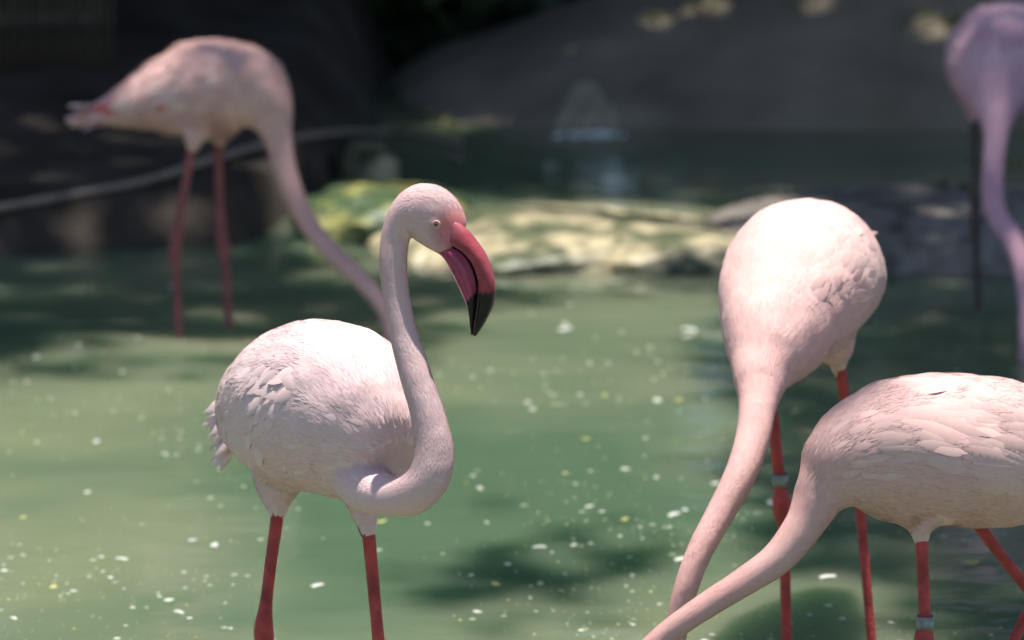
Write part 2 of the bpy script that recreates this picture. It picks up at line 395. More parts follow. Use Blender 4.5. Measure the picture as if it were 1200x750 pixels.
def flamingo(label, torso, neck, thighs, legs, mat, key, strands, head=None, voxel=.0032, face_ang=-1.5, tint=.35, fluff=1.0, joint=.8, extra=(), leg=None):
    T, Nk = px_rows(torso), px_rows(neck)
    parts = [loft(T, 28, 60), loft(Nk, 20, 90)]
    for th in list(thighs) + list(extra): parts.append(loft(px_rows(th), 18, 24))
    V, Fc = merge(*parts)
    V, Fc = remeshed(V, Fc, voxel, 8)
    V = relax(V, Fc, [(Nk[1][:3], .075, joint), (Nk[0][:3], .07, joint)] + [(px_rows(th)[1][:3], .05, .6) for th in thighs])
    cz = np.array([r[:3] for r in T]); nz = catmull(np.array(Nk)[2:, :3], 40)
    dT = np.linalg.norm(V[:, None, :] - cz[None], axis=2); dN = np.min(np.stack([np.linalg.norm(V - q, axis=1) for q in nz]), axis=0)
    near_c = cz[dT.argmin(1)]; dt_ = dT.min(1); k_ = np.minimum(1, dt_ / .07) * np.where(dN < np.minimum(dt_, .045), .12, 1)
    from mathutils import noise as mn
    nz_ = np.array([(mn.noise(q * 13), mn.noise(q * 30), mn.noise(q * 60)) for q in map(Vector, V)])
    d_ = .0045 * k_ * nz_[:, 0] + .0022 * k_ * nz_[:, 1] + .0007 * nz_[:, 2]
    u_ = V - near_c; V = V + u_ / (np.linalg.norm(u_, axis=1)[:, None] + 1e-6) * d_[:, None]
    nb = len(V); nfb = len(Fc)
    base = Vector((float(np.mean([r[0] for r in T])), float(np.mean([r[1] for r in T])), BED))
    # legs belong to the same body mesh
    VV, FF = [Vector(v) for v in V], list(Fc)
    for lg in legs:
        R = leg_rows(lg); lv, lf = loft(R, 14, 70, up=(0, 1, 0)); fv, ff = foot(R[-1], face_ang)
        VV, FF = merge((VV, FF), (lv, lf), (fv, ff))
    root = empty('flamingo', base); tag(root, label, 'flamingo', 'flamingos wading in the pond')
    body = mesh_obj('body', VV, FF, [mat, leg or M_LEG], root, base=base)
    mi = np.zeros(len(FF), np.int32); mi[nfb:] = 1; body.data.polygons.foreach_set('material_index', mi)
    # plumage tint
    C = np.ones((len(VV), 3), np.float32); C[:, 0] = tint; C[:, 1] = 0
    P = np.array(V)
    spine = np.vstack([catmull(np.array(T)[:, :4], 60), catmull(np.array(Nk)[:, :4], 120)])
    tang = np.vstack([np.gradient(spine[:60, :3], axis=0), np.gradient(spine[60:, :3], axis=0)])
    tang /= np.linalg.norm(tang, axis=1)[:, None] + 1e-9
    for th in thighs:
        q = catmull(np.array(px_rows(th))[:, :4], 16)[5:]; spine = np.vstack([spine, q]); g_ = np.gradient(q[:, :3], axis=0); g_ /= np.linalg.norm(g_, axis=1)[:, None]; tang = np.vstack([tang, -g_])
    rad = spine[:, 3].copy(); is_thigh = np.arange(len(rad)) >= 180
    def near(Q):
        out = np.empty(len(Q), np.int64)
        for i in range(0, len(Q), 4000):
            q = Q[i:i + 4000]; d = np.linalg.norm(q[:, None, :] - spine[None, :, :3], axis=2) / (rad[None, :] + .004)
            out[i:i + 4000] = d.argmin(1)
        return out
    ni = near(P)
    neckness = np.clip((ni - 60) / 30, 0, 1) * ~is_thigh[ni]
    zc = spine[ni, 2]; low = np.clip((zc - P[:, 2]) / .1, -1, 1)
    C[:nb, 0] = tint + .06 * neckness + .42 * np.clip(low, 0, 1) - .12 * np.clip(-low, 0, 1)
    if head:
        bb = np.array(head['face']); d = np.linalg.norm(P - bb, axis=1); C[:nb, 1] = np.clip((.037 - d) / .015, 0, 1) ** 1.3 * .72
        ey = np.array(head['eye_world']); d = np.linalg.norm(P - ey, axis=1); C[:nb, 1] = np.maximum(C[:nb, 1], np.clip((.0085 - d) / .004, 0, 1) * .4)
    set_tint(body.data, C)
    bvh = BVHTree.FromPolygons([tuple(v) for v in V], Fc)
    # ---- plumage: fine feather barbs lying along the body
    fa = np.array([f if len(f) == 4 else (*f, f[-1]) for f in Fc])
    tri = np.vstack([fa[:, [0, 1, 2]], fa[:, [0, 2, 3]]])
    A, B, Cc = P[tri[:, 0]], P[tri[:, 1]], P[tri[:, 2]]
    nrm = np.cross(B - A, Cc - A); ar = np.linalg.norm(nrm, axis=1) * .5
    cen = (A + B + Cc) / 3; wgt = ar * (cen[:, 2] > -.01)
    tn = ni[tri[:, 0]]; wgt *= 1 + 1.3 * np.clip((tn - 60) / 30, 0, 1) * ~is_thigh[tn]
    if head: wgt *= np.linalg.norm(cen - np.array(head['eye_world']), axis=1) > .0075; wgt *= np.linalg.norm(cen - np.array(head['face']), axis=1) > .022
    pick = rng.choice(len(tri), strands, p=wgt / wgt.sum())
    r1, r2 = np.sqrt(rng.random(strands)), rng.random(strands)
    Q = A[pick] * (1 - r1)[:, None] + B[pick] * (r1 * (1 - r2))[:, None] + Cc[pick] * (r1 * r2)[:, None]
    # smooth vertex normals
    vn = np.zeros_like(P); 
    for k in range(3): np.add.at(vn, tri[:, k], nrm)
    vn /= np.linalg.norm(vn, axis=1)[:, None] + 1e-12
    nn = vn[tri[pick, 0]]
    qi = near(Q); fl = -tang[qi]; fl = fl + np.array([0, 0, -.28]) * (np.clip((55 - qi) / 40, 0, 1))[:, None]
    fl -= nn * (fl * nn).sum(1)[:, None]; fl /= np.linalg.norm(fl, axis=1)[:, None] + 1e-9
    side = np.cross(fl, nn)
    clump = np.array([noise3(q, 26) for q in Q]); clump2 = np.array([noise3(q + 5, 26) for q in Q])
    fl = fl + side * (rng.normal(0, .12, strands) + .16 * clump)[:, None]
    side = np.cross(fl, nn)
    ln = np.clip(.26 * rad[qi], .007, .024) * rng.uniform(.7, 1.3, strands) * fluff
    wd = np.maximum(ln * rng.uniform(.022, .042, strands), .00035)
    nk_ = np.clip((qi - 66) / 20, 0, 1) * ~is_thigh[qi]
    lift = ln * np.clip(rng.normal(.020, .008, strands) + .012 * clump2 + nk_ * rng.normal(.035, .02, strands), .01, .3)
    b0 = Q - nn * .0006
    m0 = Q + fl * (ln * .55)[:, None]; e0 = Q + fl * ln[:, None]
    if voxel < .004:
        fn = bvh.find_nearest
        m0 = np.array([fn(p)[0] for p in m0.tolist()]); e0 = np.array([fn(p)[0] for p in e0.tolist()])
    m0 = m0 + nn * (lift * .8 + .0002)[:, None]; e0 = e0 + nn * (lift * .75 + .0002)[:, None]
    SV = np.empty((strands, 5, 3)); sw = side * wd[:, None]
    SV[:, 0] = b0 - sw; SV[:, 1] = b0 + sw; SV[:, 2] = m0 - sw * .9; SV[:, 3] = m0 + sw * .9; SV[:, 4] = e0
    k = np.arange(strands) * 5
    sf = np.stack([k, k + 1, k + 3, k + 2], 1).tolist() + np.stack([k + 2, k + 3, k + 4], 1).tolist()
    pl = mesh_obj('plumage', (SV.reshape(-1, 3) - np.array(base)), sf, PL_THIN[key], root); pl['kind'] = 'stuff'
    jit = (rng.normal(1, .014, strands) + .025 * clump).clip(.88, 1.06)
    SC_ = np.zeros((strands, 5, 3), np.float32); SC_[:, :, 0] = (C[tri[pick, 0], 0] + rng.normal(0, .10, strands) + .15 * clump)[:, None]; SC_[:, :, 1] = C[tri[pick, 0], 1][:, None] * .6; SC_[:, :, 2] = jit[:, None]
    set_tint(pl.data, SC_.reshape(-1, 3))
    gn = np.cross(SV[:, 3] - SV[:, 0], SV[:, 2] - SV[:, 1]); gn /= np.linalg.norm(gn, axis=1)[:, None] + 1e-12
    gn *= np.sign((gn * nn).sum(1))[:, None]
    mixn = nn * .95 + gn * .05 + side * rng.normal(0, .03, strands)[:, None]; mixn /= np.linalg.norm(mixn, axis=1)[:, None]
    pl.data.normals_split_custom_set_from_vertices(np.repeat(mixn, 5, axis=0).tolist())
    def flow_at(p, n):
        i = near(np.array([p]))[0]; f = Vector(-tang[i]); f = f - n * f.dot(n); return f.normalized()
    def feathers(poly, count, length, kinds=None, bias=0.0, lift=.10, seed=1, down=.2, spread=.25):
        r = random.Random(seed); xs_, ys_ = [p[0] for p in poly], [p[1] for p in poly]; done = 0; tries = 0
        o_ = Vector((0, 0, CAM_Z))
        step = math.sqrt((max(xs_) - min(xs_)) * (max(ys_) - min(ys_)) / count * .62); grid = []
        for iy in range(int((max(ys_) - min(ys_)) / (step * .8)) + 1):
            for ix in range(int((max(xs_) - min(xs_)) / step) + 1):
                grid.append((min(xs_) + (ix + .5 * (iy % 2) + r.uniform(-.25, .25)) * step, min(ys_) + (iy + r.uniform(-.25, .25)) * step * .8))
        for x, y in grid:
            ins = False; j = len(poly) - 1
            for i in range(len(poly)):
                if (poly[i][1] > y) != (poly[j][1] > y) and x < (poly[j][0] - poly[i][0]) * (y - poly[i][1]) / (poly[j][1] - poly[i][1]) + poly[i][0]: ins = not ins
                j = i
            if not ins: continue
            d = (at(x, y, 1) - o_).normalized(); hit, n, fi, ds = bvh.ray_cast(o_, d)
            if hit is None: continue
            if n.dot(d) > 0: n = -n
            f = flow_at(hit, n); f = f + Vector((0, 0, -down)); f = (f - n * f.dot(n)).normalized()
            f = Matrix.Rotation(bias + r.gauss(0, spread), 3, n) @ f
            lf = max(.003, r.gauss(lift, lift * .4))
            L_ = length * r.uniform(.75, 1.25); q_ = bvh.find_nearest(hit + f * L_); f2 = (q_[0] + q_[1] * (lf * L_) - hit).normalized(); s = f2.cross(n).normalized(); n2 = s.cross(f2)
            mt = Matrix((s * L_, f2 * L_, n2 * (L_ * L_ / .06))).transposed().to_4x4(); mt.translation = hit + n * .0008 - base
            link_copy('feather', r.choice(FEATHERS[kinds or key]), root, mt); done += 1
    def feather_from(p, d, length, kinds=None, up=(0, 0, 1), seed=0):
        f = Vector(d).normalized(); s = f.cross(Vector(up)).normalized(); n = s.cross(f)
        mt = Matrix((s * length, f * length, n * length)).transposed().to_4x4(); mt.translation = Vector(p) - base
        link_copy('feather', FEATHERS[kinds or key][seed % len(FEATHERS[kinds or key])], root, mt)
    if voxel < .004:
        for th in thighs:
            R_ = px_rows(th); c_, e_ = Vector(R_[-2][:3]), Vector(R_[-1][:3]); r_th = R_[-2][3]
            for i in range(11):
                a_ = i / 11 * 6.283 + random.uniform(-.2, .2); o_ = Vector((math.cos(a_), math.sin(a_), 0)); p_ = c_ + o_ * (r_th * .80) + Vector((0, 0, random.uniform(0, .008)))
                feather_from(p_, (e_ - Vector((0, 0, random.uniform(.004, .014))) + o_ * .007) - p_, random.uniform(.024, .034), up=o_, seed=i)
    if head:
        hm = head['matrix'].copy(); hm.translation = hm.translation - base
    else:                                                   # head under water, bill turned back towards the feet
        e = Vector(Nk[-1][:3]); d = (e - Vector(Nk[-3][:3])); d.z = 0; d = (-d).normalized() if d.length > 1e-4 else Vector((0, 1, 0))
        hm = Matrix((d, Vector((0, 0, 1)).cross(d), Vector((0, 0, 1)))).transposed().to_4x4()
        hm = hm @ Matrix.Scale(.8, 4); hm.translation = e - d * .01 + Vector((0, 0, .03)) - base
    link_copy('upper_bill', ME_UP, root, hm); link_copy('lower_bill', ME_LOW, root, hm)
    if head:
        for sgn in (1, -1):
            ec, ax = head['eye'](sgn)
            bm = bmesh.new(); bmesh.ops.create_uvsphere(bm, u_segments=20, v_segments=14, radius=.0038)
            me = bpy.data.meshes.new('eye'); bm.to_mesh(me); bm.free(); me.materials.append(M_EYE); me.polygons.foreach_set('use_smooth', [True] * len(me.polygons))
            eo = bpy.data.objects.new('eye', me); COL.objects.link(eo); eo.parent = root; eo.location = ec - base
            bm = bmesh.new(); bmesh.ops.create_uvsphere(bm, u_segments=14, v_segments=10, radius=.0019)
            me = bpy.data.meshes.new('pupil'); bm.to_mesh(me); bm.free(); me.materials.append(M_PUPIL)
            po = bpy.data.objects.new('pupil', me); COL.objects.link(po); po.parent = eo; po.location = ax * .0037
            # bare lid round the eye
            bm = bmesh.new(); tv = []
            q = ax.to_track_quat('Z', 'Y')
            for i in range(24):
                for j in range(8):
                    a, b_ = i / 24 * 6.2832, j / 8 * 6.2832
                    tv.append(q @ Vector(((.0042 + .0012 * math.cos(b_)) * math.cos(a), (.0042 + .0012 * math.cos(b_)) * math.sin(a), 0.0020 + .0012 * math.sin(b_))))
            tf = [(i * 8 + j, ((i + 1) % 24) * 8 + j, ((i + 1) % 24) * 8 + (j + 1) % 8, i * 8 + (j + 1) % 8) for i in range(24) for j in range(8)]; bm.free()
            lo = mesh_obj('eyelid', tv, tf, M_LID, eo)
    def ring(px, py, t, r, h):
        c = at(px, py, t); V, Fc = [], []; n = 24
        for z, k in ((-h, 1), (h, 1), (h, .8), (-h, .8)):
            for i in range(n): V.append((c.x + r * k * math.cos(i * 2 * math.pi / n), c.y + r * k * math.sin(i * 2 * math.pi / n), c.z + z))
        for q in range(4):
            for i in range(n): Fc.append((q * n + i, q * n + (i + 1) % n, ((q + 1) % 4) * n + (i + 1) % n, ((q + 1) % 4) * n + i))
        mesh_obj('leg_ring', V, Fc, M_RING, root, base=base)
    return root, feathers, feather_from, ring
M_LID = simple('eyelid', (.66, .40, .37), .5)

# --- the flamingo with its head up
HY = math.radians(25); Hd = Vector((math.cos(HY), -math.sin(HY), 0)); Lat = Vector((-math.sin(HY), -math.cos(HY), 0)); HC = at(505, 245, 4.725)
hm = Matrix((Hd, -Lat, Vector((0, 0, 1)))).transposed().to_4x4(); hm.translation = HC
def main_eye(sgn):
    e = at(511, 259, 4.725); k = e - HC; loc = HC + Hd * (k.dot(Hd) + .0115) + Vector((0, 0, k.z)) + Lat * sgn * .0212
    ax = (Lat * sgn + Hd * .18 + Vector((0, 0, .05))).normalized()
    return loc, ax
# put the near eye on its pixel
e0, _ = main_eye(1)
EYE_SHIFT = 0
root1, fe1, ff1, ring1 = flamingo(
    'pale blush flamingo with head raised, curved neck and black tipped bill in side view',
    [(274, 500, 5.24, 14, 20), (294, 490, 5.19, 48, 46), (324, 480, 5.12, 82, 72), (362, 476, 5.02, 99, 86), (400, 481, 4.93, 102, 90), (430, 499, 4.86, 90, 80), (452, 524, 4.82, 66, 58), (462, 543, 4.80, 38, 36)],
    [(408, 548, 4.880, 32, 32), (430, 570, 4.815, 31, 30), (458, 582, 4.760, 24, 25), (484, 578, 4.720, 25, 25), (503, 558, 4.710, 25, 25), (508, 525, 4.710, 23.5, 23.5), (501, 485, 4.712, 20, 20), (487, 440, 4.720, 18.5, 18.5), (473, 392, 4.730, 16.5, 16.5), (464, 345, 4.735, 16, 16), (461, 303, 4.735, 16.2, 16.2), (465, 272, 4.735, 17.5, 17), (477, 250, 4.730, 22, 19.5), (493, 243, 4.725, 28.5, 22.5), (508, 249, 4.725, 31, 22), (521, 262, 4.725, 27.5, 18.5), (527, 277, 4.723, 19.5, 13.5), (532, 285, 4.723, 12, 10)],
    [[(340, 525, 5.07, 60, 50), (328, 560, 5.065, 36, 34), (325, 585, 5.062, 21, 20), (325, 604, 5.06, 8.5, 8.5)],
     [(425, 560, 4.99, 44, 40), (425, 590, 4.985, 23, 22), (429, 610, 4.98, 15.5, 15.5), (432, 626, 4.98, 8.5, 8.5)]],
    [[(326, 580, 5.06, 6), (325, 604, 5.06, 7.6), (318, 655, 5.055, 7.2), (312, 705, 5.05, 7.6), (309, 735, 5.05, 11.5), (310, 752, 5.05, 11.5), (313, 775, 5.05, 7.2), (322, 850, 5.05, 6.6)],
     [(429, 600, 4.98, 6), (432, 626, 4.98, 7.8), (437, 680, 4.975, 7.4), (443, 745, 4.97, 7.4), (446, 775, 4.97, 10.5), (447, 792, 4.97, 11), (448, 815, 4.97, 7), (450, 880, 4.97, 6.4)]],
    PL_WHITE, 'white', 150000, head=dict(matrix=hm, face=HC + Hd * .034 + Vector((0, 0, -.026)), eye=main_eye, eye_world=main_eye(1)[0]), voxel=.0028, tint=.18, face_ang=-1.0, joint=.25,
    extra=[[(484, 254, 4.727, 17, 15), (497, 264, 4.725, 20, 18), (510, 275, 4.725, 18.5, 16), (521, 286, 4.723, 14.5, 13.5), (528, 293, 4.723, 9, 10)]])
fe1([(300, 430), (345, 428), (352, 452), (322, 492), (292, 486)], 26, .042, lift=.06, seed=3, down=.8, spread=.25)
fe1([(258, 470), (300, 420), (330, 415), (300, 560), (262, 530)], 12, .05, lift=.012, seed=4, down=.6, spread=.12)
fe1([(345, 400), (440, 440), (460, 520), (400, 510), (340, 460)], 10, .026, lift=.012, seed=5, down=.3, spread=.12)
fe1([(300, 500), (420, 520), (420, 570), (310, 570)], 6, .026, lift=.012, seed=6, down=.5, spread=.12)
for i in range(22):
    a = i / 21; p = at(272 + 6 * random.uniform(-1, 1), 470 + 50 * a, 5.24 + .03 * random.random())
    ff1(p, (-.55 + .3 * random.uniform(-1, 1), .55, -.5 - .5 * a + .2 * random.uniform(-1, 1)), .05 + .016 * random.random(), seed=i, up=(-.6, -.7, .4))

# --- the flamingo seen from the front, neck down
root3, fe3, ff3, ring3 = flamingo(
    'peach pink flamingo facing forward with lowered neck, body above the other ringed bird',
    [(992, 325, 5.80, 12, 22), (978, 322, 5.72, 46, 50), (958, 318, 5.60, 78, 80), (940, 322, 5.48, 88, 90), (928, 342, 5.38, 86, 87), (912, 378, 5.29, 70, 70), (900, 412, 5.23, 52, 52), (893, 436, 5.20, 36, 37)],
    [(905, 392, 5.26, 48, 50), (893, 435, 5.20, 37, 37), (888, 475, 5.16, 23.5, 23.5), (881, 518, 5.13, 20.5, 20.5), (866, 560, 5.10, 18.8, 18.8), (845, 600, 5.08, 17, 17), (822, 642, 5.06, 15.5, 15.5), (805, 685, 5.05, 14.3, 14.3), (795, 725, 5.05, 13.4, 13.4), (789, 770, 5.05, 13, 13), (787, 830, 5.06, 13.5, 13.5), (790, 880, 5.08, 18, 18), (796, 915, 5.10, 25, 22), (806, 930, 5.13, 16, 14)],
    [[(960, 375, 5.48, 55, 50), (975, 402, 5.48, 32, 30), (982, 420, 5.49, 16, 16), (984, 430, 5.49, 7, 7)],
     [(905, 390, 5.42, 50, 46), (902, 430, 5.42, 30, 28), (903, 455, 5.42, 15, 15), (904, 475, 5.42, 7, 7)]],
    [[(981, 410, 5.49, 5), (984, 428, 5.49, 7), (992, 480, 5.50, 6.8), (1000, 535, 5.51, 7), (1004, 560, 5.51, 10), (1006, 575, 5.51, 9.5), (1009, 605, 5.51, 6), (1020, 735, 5.51, 5.6)],
     [(902, 450, 5.42, 5), (904, 475, 5.42, 7), (909, 520, 5.42, 7), (914, 568, 5.42, 7.4), (916, 588, 5.42, 11), (917, 604, 5.42, 10.5), (919, 630, 5.42, 6.8), (922, 760, 5.42, 6.2)]],
    PL_PEACH, 'peach', 110000, tint=.28)
ring3(914.5, 562, 5.42, .0115, .0085)
fe3([(930, 280), (985, 255), (1020, 290), (1012, 330), (950, 345)], 34, .042, lift=.010, seed=13, down=.1, spread=.07)
fe3([(955, 300), (1014, 285), (1012, 335), (960, 345)], 16, .05, lift=.03, seed=14, down=.1, spread=.1)
fe3([(950, 335), (1016, 325), (1016, 352), (952, 356)], 16, .03, lift=.22, seed=15, down=.0, spread=.15)
for i in range(8):
    p = at(1010 + 4 * random.uniform(-1, 1), 275 + 7 * i, 5.62)
    ff3(p, (.5, .35, .15 + .5 * random.uniform(-.6, .8)), .02 + .01 * random.random(), seed=i, up=(0, -1, .5))

# --- the flamingo in the right front, side on
root4, fe4, ff4, ring4 = flamingo(
    'pink flamingo in side view with neck reaching down, ringed leg and red wing edge',
    [(1310, 560, 5.16, 10, 22), (1272, 552, 5.13, 34, 40), (1230, 542, 5.09, 66, 62), (1180, 532, 5.05, 86, 78), (1120, 526, 5.0, 90, 84), (1060, 528, 4.97, 86, 82), (1015, 536, 4.95, 76, 70), (983, 553, 4.935, 55, 50), (964, 574, 4.93, 34, 33)],
    [(983, 556, 4.937, 40, 38), (963, 576, 4.93, 34, 33), (949, 604, 4.925, 26, 26), (932, 630, 4.92, 22.5, 22.5), (908, 657, 4.915, 19.5, 19.5), (873, 681, 4.91, 17, 17), (838, 703, 4.905, 15.6, 15.6), (803, 726, 4.90, 14.5, 14.5), (770, 752, 4.90, 13.8, 13.8), (740, 785, 4.90, 13.3, 13.3), (718, 830, 4.91, 13.5, 13.5), (708, 885, 4.93, 17, 17), (708, 930, 4.96, 24, 21), (714, 948, 4.99, 15, 14)],
    [[(1075, 570, 4.97, 52, 46), (1078, 600, 4.965, 32, 30), (1079, 618, 4.96, 18, 18), (1080, 631, 4.96, 8, 8)],
     [(1135, 565, 5.06, 42, 40), (1136, 592, 5.08, 22, 22), (1141, 607, 5.09, 9, 9)]],
    [[(1079, 610, 4.96, 6), (1080, 631, 4.96, 7.6), (1082, 680, 4.955, 7.2), (1084, 728, 4.95, 7.6), (1083, 746, 4.95, 11.5), (1083, 762, 4.95, 11.5), (1084, 790, 4.95, 7), (1088, 870, 4.95, 6.4)],
     [(1130, 590, 5.08, 6), (1141, 607, 5.09, 7.4), (1168, 644, 5.10, 7), (1200, 684, 5.11, 7.2), (1214, 701, 5.115, 10.5), (1212, 712, 5.11, 10), (1200, 727, 5.10, 6.8), (1165, 800, 5.08, 6.4), (1140, 860, 5.06, 6.4)]],
    PL_PEACH, 'peach', 120000, tint=.34, voxel=.003)
ring4(1084, 729, 4.95, .0118, .0085)
fe4([(1010, 500), (1060, 470), (1130, 480), (1200, 530), (1200, 570), (1120, 545), (1020, 530)], 46, .07, lift=.014, seed=23, down=.35, spread=.07)
fe4([(1040, 450), (1120, 448), (1200, 490), (1200, 520), (1080, 480)], 30, .06, lift=.008, seed=24, down=.12, spread=.07)
fe4([(1060, 480), (1200, 500), (1200, 580), (1140, 560)], 22, .085, lift=.02, seed=25, down=.25, spread=.07)
fe4([(970, 500), (1050, 470), (1060, 560), (980, 580)], 12, .03, lift=.02, seed=27, spread=.1)
fe4([(1170, 528), (1206, 524), (1206, 556), (1178, 552)], 12, .045, kinds='red', lift=.07, seed=26, spread=.1)
for i in range(9):
    ff4(at(1285, 548 + 2 * i, 5.12), (1, .3, -.25 + .05 * i), .1, seed=i)

# --- the flamingo far left, side on
root2, fe2, ff2, ring2 = flamingo(
    'flamingo in full side view beside the grey hose, neck stretched down to the water',
    [(84, 143, 7.78, 7, 14), (115, 134, 7.77, 14, 20), (150, 125, 7.76, 27, 30), (190, 115, 7.75, 44, 42), (232, 107, 7.74, 57, 52), (272, 104, 7.73, 56, 54), (300, 112, 7.72, 46, 44), (318, 132, 7.71, 29, 30), (324, 148, 7.71, 20, 20)],
    [(300, 115, 7.72, 44, 42), (318, 138, 7.71, 26, 26), (326, 165, 7.705, 18, 18), (333, 195, 7.70, 14.5, 14.5), (344, 228, 7.69, 13, 13), (362, 263, 7.68, 11.8, 11.8), (387, 294, 7.66, 11, 11), (413, 319, 7.63, 10.5, 10.5), (436, 343, 7.61, 10, 10), (454, 370, 7.59, 9.5, 9.5), (462, 400, 7.58, 12, 12), (462, 428, 7.6, 15, 14), (456, 438, 7.6, 9, 9)],
    [[(236, 138, 7.71, 28, 26), (228, 160, 7.70, 16, 15), (224, 182, 7.70, 5.5, 5.5)],
     [(262, 135, 7.78, 32, 30), (258, 160, 7.79, 14, 14), (256, 177, 7.79, 5.5, 5.5)]],
    [[(226, 172, 7.70, 4), (223, 184, 7.70, 5.2), (212, 245, 7.70, 5), (206, 282, 7.70, 7.4), (205, 296, 7.70, 7.4), (206, 312, 7.70, 5), (209, 372, 7.70, 4.6)],
     [(256, 168, 7.79, 4), (256, 180, 7.79, 5.2), (258, 245, 7.79, 5), (260, 280, 7.79, 7.4), (262, 294, 7.79, 7.4), (264, 312, 7.79, 5), (268, 372, 7.79, 4.6)]],
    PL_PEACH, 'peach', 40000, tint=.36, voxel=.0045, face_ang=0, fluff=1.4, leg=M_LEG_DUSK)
fe2([(200, 70), (270, 60), (285, 110), (230, 130), (190, 110)], 26, .05, lift=.05, seed=33, spread=.1)
fe2([(135, 118), (200, 85), (225, 120), (150, 130)], 24, .055, lift=.02, seed=34, down=0, spread=.08)
fe2([(160, 118), (205, 120), (205, 130), (160, 130)], 5, .045, kinds='red', lift=.03, seed=35, spread=.05, down=0)
fe2([(118, 118), (145, 115), (145, 132), (118, 130)], 3, .04, kinds='red', lift=.03, seed=36, spread=.05, down=0)
for i in range(14):
    ff2(at(118 + random.uniform(-10, 14), 122 + 1.6 * i, 7.76 + .03 * random.uniform(-1, 1)), (-1, random.uniform(-.3, .3), -.14 + .20 * random.uniform(-1, 1)), .048 + .016 * random.random(), kinds='peach', seed=i)

# --- the flamingo far right, in the shade
root5, fe5, ff5, ring5 = flamingo(
    'pink flamingo with a mauve shade tint beside the long grey rock, neck hanging down',
    [(1205, 52, 8.32, 9, 16), (1197, 52, 8.24, 34, 38), (1186, 56, 8.12, 52, 56), (1176, 66, 8.0, 60, 66), (1170, 84, 7.90, 54, 58), (1167, 108, 7.84, 38, 40), (1167, 130, 7.80, 25, 27)],
    [(1168, 100, 7.86, 40, 40), (1168, 130, 7.80, 25, 25), (1167, 160, 7.76, 15.5, 15.5), (1164, 195, 7.73, 13, 13), (1163, 230, 7.70, 13, 13), (1171, 258, 7.67, 13, 13), (1186, 280, 7.63, 13, 13), (1197, 308, 7.58, 12, 12), (1203, 350, 7.53, 10.5, 10.5), (1204, 395, 7.48, 10, 10), (1204, 425, 7.48, 11, 11), (1207, 455, 7.5, 15, 14), (1212, 462, 7.52, 9, 9)],
    [[(1150, 95, 7.95, 36, 34), (1144, 125, 7.95, 17, 16), (1142, 148, 7.95, 5.5, 5.5)],
     [(1200, 95, 7.98, 36, 34), (1212, 125, 7.98, 17, 16), (1216, 148, 7.98, 5.5, 5.5)]],
    [[(1143, 138, 7.95, 4), (1142, 150, 7.95, 5), (1142, 210, 7.95, 4.8), (1143, 252, 7.95, 7), (1143, 268, 7.95, 7.2), (1144, 285, 7.95, 4.8), (1146, 345, 7.95, 4.4)],
     [(1214, 138, 7.98, 4), (1216, 150, 7.98, 5), (1218, 210, 7.98, 4.8), (1220, 252, 7.98, 7), (1220, 268, 7.98, 7.2), (1221, 285, 7.98, 4.8), (1222, 345, 7.98, 4.4)]],
    PL_SHADE_MAUVE, 'shade_mauve', 35000, tint=.5, voxel=.0045, fluff=1.4, leg=M_LEG_DARK)
fe5([(1115, 50), (1160, 15), (1200, 20), (1200, 80), (1120, 90)], 36, .06, lift=.06, seed=43)

# ------------------------------------------------------------------ leaves: shared builder
def leaf_cloud(name, pts, size, mat, parent, base, tilt=1.0, seed=0, double=True):
    """every point gets one small folded leaf; joined into one crown mesh"""
    r = np.random.default_rng(seed); n = len(pts); P = np.array(pts) - np.array(base)
    d = r.normal(0, 1, (n, 3)); d[:, 2] = d[:, 2] * .5 - .25; d /= np.linalg.norm(d, axis=1)[:, None]
    up = r.normal(0, .55, (n, 3)) * tilt; up[:, 2] += 1
    s = np.cross(d, up); s /= np.linalg.norm(s, axis=1)[:, None] + 1e-9
    nn = np.cross(s, d); L = (size * r.uniform(.6, 1.3, n))[:, None]; W = L * .27
    V = np.stack([P, P + d * L * .45 + s * W + nn * L * .06, P + d * L, P + d * L * .45 - s * W + nn * L * .06, P + d * L * .48 - nn * L * .03], 1).reshape(-1, 3)
    k = np.arange(n) * 5
    Fc = np.concatenate([np.stack([k, k + 1, k + 4], 1), np.stack([k + 1, k + 2, k + 4], 1), np.stack([k + 2, k + 3, k + 4], 1), np.stack([k + 3, k, k + 4], 1)]).tolist()
    return mesh_obj(name, V, Fc, mat, parent)
def leaf_mat(name, a, b_):
    m, n, b, N, L = new_mat(name)
    tc = N('ShaderNodeTexCoord'); t = N('ShaderNodeTexNoise'); t.inputs['Scale'].default_value = 3; t.inputs['Detail'].default_value = 8
    r = N('ShaderNodeValToRGB'); r.color_ramp.elements[0].color = (*a, 1); r.color_ramp.elements[1].color = (*b_, 1); r.color_ramp.elements[0].position = .35; r.color_ramp.elements[1].position = .65
    L(tc.outputs['Object'], t.inputs['Vector']); L(t.outputs[0], r.inputs[0]); L(r.outputs[0], b.inputs['Base Color'])
    b.inputs['Roughness'].default_value = .5
    tr = N('ShaderNodeBsdfTranslucent'); L(r.outputs[0], tr.inputs[0]); mx = N('ShaderNodeMixShader'); mx.inputs[0].default_value = .22
    L(b.outputs[0], mx.inputs[1]); L(tr.outputs[0], mx.inputs[2]); L(mx.outputs[0], n.nodes['Material Output'].inputs[0])
    return m
M_LEAF = leaf_mat('leaf_dark', (.025, .05, .02), (.06, .10, .035))
M_LEAF2 = leaf_mat('leaf_mid', (.05, .085, .03), (.11, .15, .05))
M_BARK = simple('bark', (.09, .07, .055), .9, .2, 12, .4, .8, 30)
def limb(pts, n=20, seg=8):
    return loft([(*p, r, r) for p, r in pts], seg, n, up=(.2, .9, .1))

